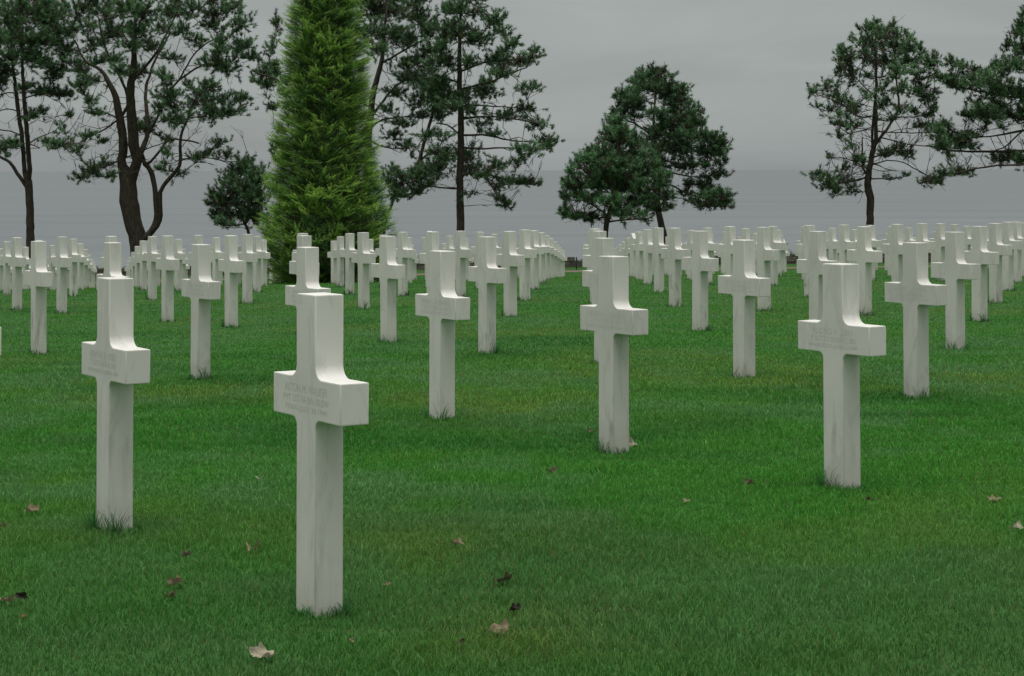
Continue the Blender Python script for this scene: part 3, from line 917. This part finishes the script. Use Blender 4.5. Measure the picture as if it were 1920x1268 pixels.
pine('pine_tree', 'tall shadowy pine standing mostly behind the green cypress', 105, (680, 0, 2.755),
     [[(25, 1200, 22), (25, 900, 20), (30, 700, 19), (45, 560, 17), (60, 450, 15), (95, 330, 12), (110, 200, 9), (120, 60, 6), (120, -60, 4)],
      [(40, 600, 9), (90, 545, 7), (150, 470, 6), (220, 410, 4)], [(30, 680, 6), (100, 620, 5), (240, 600, 3)], [(100, 320, 6), (200, 270, 5), (330, 200, 3)],
      [(20, 700, 5), (-200, 560, 5), (-420, 420, 4), (-520, 390, 3)], [(40, 560, 5), (-200, 400, 4), (-440, 200, 3)], [(30, 720, 4), (110, 760, 3), (240, 770, 2)]],
     [(60, 60, 90, 70), (180, 60, 100, 50), (300, 90, 70, 50), (340, 160, 60, 45), (230, 200, 90, 55), (130, 170, 90, 60), (240, 330, 90, 45), (350, 270, 80, 50), (330, 420, 90, 45), (250, 400, 80, 36), (180, 480, 60, 34),
      (300, 520, 70, 34), (200, 640, 70, 28), (220, 750, 50, 24), (160, 700, 50, 32), (330, 690, 50, 18), (300, 600, 60, 24), (390, 450, 60, 36), (20, 180, 60, 60), (20, 0, 80, 60), (150, -20, 100, 50), (270, 10, 70, 40),
      (-474, 248, 34, 30), (-440, 124, 26, 46), (-510, 386, 60, 36), (-474, 344, 40, 30), (-545, 413, 40, 20), (-488, 446, 40, 20), (-440, 386, 40, 60), (-450, 560, 30, 20), (80, 260, 60, 40), (120, 560, 50, 24),
      (-460, 760, 30, 24), (-440, 820, 30, 24), (250, 800, 24, 12)], 1, .6, seed=14)
pine('leaning_pine', 'thin pine leaning to the right out from behind the green cypress', 102, (680, 0, 2.755),
     [[(110, 1190, 8), (140, 1080, 8), (190, 960, 9), (280, 855, 10), (315, 740, 9), (350, 625, 8), (385, 520, 5)], [(270, 865, 6), (330, 800, 5), (420, 780, 4)], [(215, 925, 4), (160, 880, 3), (120, 850, 2)], [(190, 960, 4), (260, 940, 3), (320, 940, 2)]],
     [(170, 900, 50, 46), (160, 990, 44, 44), (250, 915, 80, 40), (310, 890, 60, 34), (360, 860, 55, 30), (130, 940, 36, 36), (200, 1010, 40, 28), (280, 980, 60, 28), (300, 1000, 30, 16), (390, 520, 60, 40), (400, 600, 40, 20), (420, 790, 40, 22)], 1.05, .8, seed=15)
T6C = [(480, 40, 70, 45), (580, 60, 50, 36), (690, 90, 55, 45), (720, 160, 50, 34), (500, 170, 100, 50), (600, 200, 90, 50), (780, 220, 45, 24), (880, 270, 44, 30), (820, 320, 80, 34), (690, 300, 80, 50), (560, 320, 50, 34),
       (720, 380, 80, 24), (850, 460, 74, 22), (620, 480, 90, 38), (520, 500, 60, 44), (460, 560, 70, 34), (850, 560, 64, 24), (740, 600, 90, 28), (900, 640, 64, 30), (600, 640, 50, 22), (960, 740, 64, 34), (850, 770, 80, 34),
       (680, 690, 50, 18), (530, 800, 80, 44), (560, 880, 70, 34), (700, 850, 55, 34), (620, 900, 50, 24), (830, 940, 80, 24), (740, 940, 70, 24), (740, 1060, 46, 24), (700, 1020, 34, 20), (430, 820, 55, 28), (390, 880, 70, 30),
       (440, 130, 60, 40), (400, 230, 60, 40), (430, 320, 70, 40), (400, 420, 60, 40), (420, 60, 40, 36), (420, 500, 60, 36), (380, 570, 50, 24), (800, 830, 40, 20), (890, 950, 30, 24), (570, 560, 50, 28), (640, 420, 50, 22),
       (500, -40, 90, 40), (600, -20, 70, 36), (340, 340, 60, 40), (360, 470, 60, 34), (330, 700, 40, 16), (420, 700, 44, 18), (380, 780, 44, 20), (560, 1000, 20, 14), (330, 950, 50, 18)]
pine('pine_tree', 'tall straight-stemmed pine right of the green cypress with layered branches', 101.5, (680, 0, 2.755),
     [[(505, 1210, 21), (503, 1100, 20), (502, 1000, 19), (503, 850, 18), (508, 700, 17), (505, 550, 15), (500, 400, 13), (500, 250, 10), (505, 100, 7), (515, 0, 5), (515, -80, 3)],
      [(508, 775, 6), (600, 770, 5), (720, 765, 4), (960, 770, 3)], [(508, 700, 6), (640, 700, 5), (780, 730, 4), (930, 740, 3)], [(506, 610, 6), (700, 605, 4), (900, 640, 3)],
      [(505, 470, 6), (640, 430, 5), (730, 395, 4), (850, 350, 3)], [(502, 360, 6), (640, 320, 5), (890, 290, 3)], [(505, 900, 6), (600, 890, 5), (720, 920, 4), (880, 950, 3)],
      [(495, 700, 5), (440, 650, 4), (380, 640, 3)], [(495, 960, 5), (400, 970, 4), (330, 960, 3), (240, 930, 2)], [(495, 790, 5), (420, 800, 4), (340, 870, 3)], [(640, 900, 4), (680, 980, 3), (740, 1060, 2)],
      [(505, 560, 5), (600, 545, 4), (860, 560, 2)], [(500, 420, 5), (420, 400, 4), (340, 380, 3)]], T6C, 1, .8, seed=16)
pine('young_pine', 'dense rounded dark pine, the shorter and nearer of the middle pair', 97.9, (1030, 100, 3.522),
     [[(372, 1240, 15), (372, 1150, 17), (388, 1080, 18), (420, 1000, 14), (450, 900, 10), (460, 750, 8), (450, 600, 6), (445, 470, 4)], [(385, 1090, 8), (330, 1030, 6), (220, 960, 4)], [(400, 1110, 6), (500, 1100, 5), (640, 1090, 3)],
      [(440, 930, 6), (560, 850, 5), (700, 780, 4)], [(430, 980, 6), (250, 800, 4), (180, 720, 3)], [(390, 1090, 6), (250, 1090, 4), (110, 1070, 3)]],
     [(445, 450, 46, 36), (400, 510, 55, 46), (490, 510, 55, 46), (440, 570, 100, 55), (560, 590, 46, 55), (330, 640, 75, 46), (430, 680, 120, 55), (560, 690, 75, 55), (650, 680, 46, 28), (200, 710, 46, 36), (270, 700, 55, 46),
      (300, 780, 85, 46), (440, 790, 120, 55), (600, 790, 85, 55), (700, 760, 55, 55), (140, 780, 36, 36), (120, 860, 46, 46), (200, 870, 75, 46), (330, 870, 85, 46), (480, 890, 120, 46), (620, 890, 85, 46), (740, 850, 55, 55),
      (770, 940, 46, 36), (110, 950, 36, 36), (210, 960, 55, 36), (290, 960, 65, 46), (420, 980, 90, 46), (560, 980, 85, 42), (650, 980, 65, 36), (700, 1030, 36, 26), (110, 1060, 46, 24), (180, 1080, 65, 20), (290, 1080, 75, 24),
      (470, 1060, 85, 24), (590, 1060, 55, 24), (640, 1105, 18, 16), (790, 1010, 26, 20), (440, 730, 110, 50), (380, 830, 100, 50), (540, 840, 100, 50)], 1.5, .8, green=(.094, .192, .088), seed=17)
pine('pine_tree', 'taller cone-shaped pine behind the short dense pine in the middle', 103, (1030, 100, 3.522),
     [[(768, 1270, 21), (742, 1150, 22), (722, 1050, 20), (705, 900, 16), (695, 750, 14), (690, 600, 12), (690, 450, 9), (700, 300, 6), (720, 180, 4), (740, 110, 3)], [(700, 880, 7), (800, 870, 6), (900, 920, 5), (1100, 980, 4)],
      [(698, 760, 7), (850, 800, 5), (1000, 820, 4)], [(692, 640, 7), (850, 640, 5), (1100, 600, 4)], [(690, 480, 6), (820, 430, 5), (960, 400, 4)], [(692, 560, 6), (560, 460, 5), (420, 440, 3)], [(700, 320, 5), (600, 300, 4), (480, 290, 3)],
      [(700, 680, 5), (800, 720, 4), (950, 740, 3)], [(715, 1000, 5), (800, 960, 4), (900, 960, 3)]],
     [(690, 130, 55, 36), (760, 110, 22, 26), (800, 150, 26, 16), (620, 150, 55, 36), (570, 190, 46, 36), (700, 190, 85, 46), (640, 230, 85, 36), (560, 260, 55, 36), (470, 280, 40, 40), (520, 310, 65, 46), (590, 340, 55, 46),
      (780, 250, 75, 46), (870, 230, 55, 36), (860, 300, 65, 46), (800, 330, 65, 46), (490, 380, 55, 34), (430, 390, 16, 22), (410, 450, 46, 30), (560, 420, 50, 24), (720, 400, 60, 44), (850, 400, 75, 46), (920, 330, 26, 16),
      (970, 390, 46, 46), (980, 460, 55, 46), (900, 470, 75, 46), (780, 480, 85, 55), (700, 530, 70, 44), (870, 550, 100, 55), (620, 580, 50, 34), (1000, 540, 55, 46), (1080, 560, 55, 46), (1150, 590, 44, 44), (1130, 660, 55, 46),
      (1030, 650, 75, 46), (900, 640, 95, 55), (780, 620, 75, 55), (1150, 710, 26, 16), (1040, 730, 44, 20), (950, 730, 55, 24), (860, 750, 55, 24), (1130, 800, 55, 28), (1040, 810, 34, 16), (930, 860, 50, 24), (1020, 880, 55, 34),
      (900, 920, 44, 16), (1060, 940, 85, 36), (1150, 930, 46, 36), (1170, 990, 46, 34), (1080, 1000, 75, 26), (1000, 1000, 36, 20), (930, 970, 34, 16), (730, 720, 55, 55), (760, 820, 36, 36), (700, 640, 60, 40)], 1.5, .75, green=(.092, .178, .086), seed=18)
T9C = [(490, 70, 36, 32), (590, 80, 26, 26), (430, 110, 55, 32), (520, 120, 65, 46), (620, 130, 36, 36), (670, 150, 26, 36), (400, 180, 55, 36), (480, 190, 75, 46), (590, 200, 85, 46), (700, 210, 55, 46), (310, 220, 36, 36), (280, 260, 26, 36),
       (340, 260, 46, 34), (430, 250, 50, 34), (560, 280, 75, 46), (690, 280, 75, 46), (750, 230, 22, 36), (820, 270, 36, 36), (840, 290, 22, 16), (300, 330, 46, 44), (360, 350, 44, 34), (480, 300, 50, 34), (620, 350, 70, 44), (730, 350, 65, 44),
       (790, 300, 36, 36), (820, 360, 22, 16), (350, 400, 26, 34), (530, 430, 34, 26), (540, 530, 44, 44), (760, 430, 46, 34), (820, 460, 26, 26), (700, 470, 50, 32), (790, 500, 36, 26), (640, 450, 34, 44), (120, 470, 22, 32), (150, 450, 12, 16),
       (200, 430, 30, 26), (260, 420, 22, 22), (230, 480, 44, 24), (280, 520, 36, 24), (160, 540, 34, 14), (230, 560, 44, 14), (330, 510, 34, 34), (360, 560, 44, 32), (310, 590, 44, 22), (260, 640, 34, 16), (310, 650, 34, 16), (380, 650, 44, 18),
       (270, 710, 34, 16), (350, 740, 26, 20), (640, 550, 44, 22), (700, 570, 34, 22), (820, 560, 30, 34), (780, 590, 44, 18), (800, 650, 34, 20), (720, 650, 34, 14), (600, 790, 70, 34), (670, 810, 34, 34), (530, 820, 44, 28), (230, 830, 22, 16),
       (380, 840, 44, 24), (300, 880, 34, 20), (150, 930, 46, 32), (220, 960, 55, 32), (290, 960, 55, 26), (200, 1000, 55, 20), (260, 1030, 44, 20), (350, 1010, 34, 30), (420, 850, 24, 32), (680, 930, 26, 9), (440, 370, 40, 24), (440, 480, 40, 22), (580, 620, 36, 16)]
pine('pine_tree', 'lone open-crowned pine with a crooked stem on the right', 101, (1480, 20, 3.018),
     [[(455, 1225, 22), (458, 1150, 21), (460, 1060, 22), (441, 980, 20), (455, 900, 17), (470, 800, 15), (490, 720, 12), (490, 600, 10), (490, 450, 9), (490, 320, 7), (490, 200, 5), (490, 90, 3)],
      [(472, 790, 8), (465, 690, 7), (465, 550, 6), (468, 350, 5), (450, 220, 3)], [(490, 745, 9), (560, 670, 8), (610, 600, 7), (640, 520, 6), (636, 400, 5), (640, 250, 3)], [(444, 950, 8), (415, 890, 6), (410, 790, 5), (409, 720, 3)],
      [(445, 930, 5), (390, 960, 4), (250, 980, 3), (140, 940, 2)], [(480, 850, 5), (560, 800, 4), (680, 790, 3)], [(480, 860, 4), (620, 850, 3), (720, 890, 3), (850, 950, 2)], [(490, 610, 4), (380, 600, 4), (280, 530, 3), (130, 480, 2)],
      [(500, 690, 4), (640, 690, 3), (800, 690, 3)], [(520, 730, 4), (640, 750, 3), (800, 770, 3), (880, 780, 2)], [(490, 480, 4), (400, 400, 3), (300, 300, 3)], [(610, 600, 4), (720, 600, 3), (820, 580, 2)], [(470, 650, 3), (360, 690, 3), (260, 710, 2)], [(440, 880, 4), (330, 840, 3), (220, 830, 2)]],
     T9C, 0.85, .8, seed=19)
T10C = [(880, 650, 36, 40), (840, 690, 55, 34), (900, 720, 65, 44), (860, 770, 55, 34), (970, 750, 55, 34), (1020, 770, 44, 20), (830, 660, 26, 26), (910, 820, 22, 14), (1010, 705, 34, 16), (1050, 710, 26, 12), (870, 920, 46, 20), (960, 920, 55, 16),
        (1020, 905, 36, 14), (770, 965, 55, 20), (840, 970, 36, 16), (1180, 840, 55, 24), (1260, 830, 55, 30), (1310, 850, 36, 44), (920, 300, 36, 32), (960, 310, 26, 36), (1040, 340, 36, 36), (850, 380, 32, 26), (920, 400, 55, 46), (990, 420, 55, 36),
        (1060, 400, 65, 36), (1140, 400, 75, 46), (1190, 310, 46, 36), (1250, 320, 65, 46), (1110, 340, 26, 26), (1230, 190, 26, 36), (1280, 130, 36, 36), (1310, 80, 26, 36), (1300, 220, 46, 55), (1290, 300, 46, 36), (1150, 470, 75, 36), (1240, 450, 75, 55),
        (1310, 480, 46, 55), (1050, 520, 44, 24), (1010, 590, 46, 30), (1080, 590, 55, 30), (1160, 600, 65, 36), (1250, 590, 65, 40), (1320, 600, 36, 46), (1100, 560, 70, 24), (1200, 540, 65, 36), (1110, 640, 34, 20), (1210, 660, 26, 12),
        (1400, 100, 60, 70), (1400, 250, 60, 70), (1400, 400, 60, 70), (1400, 560, 60, 60), (1420, 830, 50, 40), (1360, 20, 40, 50)]
pine('pine_tree', 'spreading pine reaching in from the right edge, its stem out of view', 99.5, (1480, 20, 3.018),
     [[(1500, 1240, 32), (1495, 1000, 30), (1490, 700, 27), (1485, 400, 20), (1480, 100, 12), (1480, -100, 6)], [(1490, 790, 11), (1328, 795, 9), (1160, 798, 7), (950, 790, 5), (820, 760, 4)], [(1488, 640, 9), (1328, 680, 7), (1150, 710, 4), (1000, 722, 3)],
      [(1490, 850, 8), (1330, 870, 6), (1130, 880, 5), (900, 925, 4), (720, 975, 3)], [(1486, 480, 9), (1300, 490, 7), (1000, 430, 5), (870, 390, 3)], [(1484, 280, 8), (1300, 230, 5), (1260, 120, 3)], [(1488, 620, 7), (1250, 600, 5), (1020, 590, 3)], [(1328, 690, 5), (1240, 760, 4), (1150, 800, 3)]],
     T10C, 1.1, .55, green=(.098, .182, .088), seed=20)

# ------------------------------------------------------------------ the tall cypress
def cypress():
    global RNG
    RNG = np.random.default_rng(33)
    Y = CYP[1]; mpp = Y*S/F_PX
    x0, y0 = CYP[0]*S, CYP[1]*S; zg = float(gz(x0, y0))
    prof_py = np.array([540, 505, 470, 430, 380, 330, 250, 200, 100, 0, -120, -240, -330, -390])
    prof_r = np.array([92, 110, 119, 119, 109, 99, 90, 86, 77, 64, 47, 28, 12, 2])
    z_of = lambda py: at(610, py, Y)[2]
    pz = np.array([z_of(q) for q in prof_py]); pr = prof_r*mpp
    ztop = pz[-1]
    g = Geo(); nb, per = 6400, 7
    zs = np.linspace(pz[0]+.05, ztop-.05, 400); rs = np.interp(zs, pz, pr)
    cdf = np.cumsum(rs + .12); cdf /= cdf[-1]
    zb = np.interp(RNG.random(nb), cdf, zs); tb = RNG.uniform(0, 2*np.pi, nb)
    rb = np.interp(zb, pz, pr)*(1 + .10*(vnoise(tb*2.2+5, zb*1.6, 40)-.5) + .24*(vnoise(tb*5, zb*4.2, 41)-.5))
    rb = rb*np.where(RNG.random(nb) < .35, RNG.uniform(.75, .95, nb), 1) + RNG.normal(.0, .05, nb)
    radb = np.stack([np.cos(tb), np.sin(tb), 0*tb], 1); tanb = np.stack([-np.sin(tb), np.cos(tb), 0*tb], 1)
    ax = radb + tanb*RNG.normal(0, .65, (nb, 1)) + np.array([0, 0, 1])*RNG.normal(.22, .2, (nb, 1)); ax /= np.linalg.norm(ax, axis=1)[:, None]
    lb = np.minimum(RNG.uniform(.22, .50, nb), rb + .1)
    tipb = np.stack([x0 + rb*np.cos(tb), y0 + rb*np.sin(tb), zb], 1)
    bb = np.clip(RNG.beta(1.1, 1.5, nb) + .8*(vnoise(tb*3, zb*2.6, 42)-.5), 0, 1)
    n = nb*per
    ix = np.repeat(np.arange(nb), per)
    u = RNG.uniform(.05, .95, n)
    sd = np.cross(ax, np.array([0, 0, 1.])); sd /= np.linalg.norm(sd, axis=1)[:, None]
    lat = RNG.normal(0, .04, n)*(1.25-u)
    pos = tipb[ix] - ax[ix]*(lb[ix]*(1-u))[:, None]*.9 + sd[ix]*lat[:, None] + np.array([0, 0, 1])*(RNG.normal(0, .022, n) + .07*u*u)[:, None]
    pos = pos - ax[ix]*.16
    d = ax[ix] + sd[ix]*(lat*4.0 + RNG.normal(0, .16, n))[:, None] + np.array([0, 0, 1])*RNG.normal(.06, .09, (n, 1))
    d /= np.linalg.norm(d, axis=1)[:, None]
    side = np.cross(d, np.array([0, 0, 1]) + RNG.normal(0, .35, (n, 3))); side /= np.linalg.norm(side, axis=1)[:, None]
    nrm = np.cross(side, d)
    L = RNG.uniform(.18, .40, n)
    bright = np.clip(bb[ix] + RNG.normal(0, .14, n), 0, 1)
    dk, lt = np.array([.085, .19, .065]), np.array([.43, .66, .14])
    base_c = dk + (lt-dk)*(bright)[:, None]
    NL = 12
    for k in range(NL):                                # leaflets stepping out along the frond, alternately left and right
        t = (k+.3)/NL
        sgn = 1 if k % 2 else -1
        if k == NL-1: sgn = 0
        a = pos + d*(L*t)[:, None] + nrm*(.05*t*t)
        ld = d*.9 + side*(.42*sgn) + np.array([0, 0, .12]) + RNG.normal(0, .12, (n, 3))
        ld /= np.linalg.norm(ld, axis=1)[:, None]
        ll = RNG.uniform(.05, .085, n)*(1-.25*t)
        wv = np.cross(ld, nrm + RNG.normal(0, .3, (n, 3))); wv /= np.linalg.norm(wv, axis=1)[:, None]
        v = np.stack([a - wv*.0085, a + wv*.0085, a + ld*ll[:, None]], 1).reshape(-1, 3)
        bs = np.arange(n)*3
        c = base_c*(.8+.35*t); c3 = np.stack([c*.9, c*.9, c*1.15], 1).reshape(-1, 3)
        g.add(v, np.stack([bs, bs+1, bs+2], 1), None, c3)
    root = empty('cypress_tree', (x0, y0, zg))
    tag(root, 'tall bright green cypress with feathery sprays rising from among the crosses', 'tree')
    inv = Matrix.Translation(-root.location)
    me = g.mesh('crown'); me.transform(inv); link('crown', me, M_CYPRESS, root)
    # solid core added to block light through the crown, standing in for twigs
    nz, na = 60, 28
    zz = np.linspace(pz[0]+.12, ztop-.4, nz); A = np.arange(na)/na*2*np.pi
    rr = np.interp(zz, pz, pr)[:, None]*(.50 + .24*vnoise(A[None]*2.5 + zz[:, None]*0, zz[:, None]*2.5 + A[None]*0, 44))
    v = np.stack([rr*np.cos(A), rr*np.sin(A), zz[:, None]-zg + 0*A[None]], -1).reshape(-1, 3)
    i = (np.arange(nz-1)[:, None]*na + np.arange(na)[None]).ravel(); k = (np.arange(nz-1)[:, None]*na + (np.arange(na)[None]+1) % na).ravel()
    me = mesh_np('inner_core', v, None, np.stack([i, k, k+na, i+na], 1), np.tile(np.array([.052, .070, .036]), (len(v), 1)), True)
    link('inner_core', me, M_NEEDLE, root)
    t = Geo(); tube(t, np.array([[0, 0, -.2], [0, 0, .6], [.03, 0, 2], [0, 0, 6]]), [.24, .2, .17, .08], 10)
    link('trunk', t.mesh('trunk', True), M_BARK, root)


cypress()
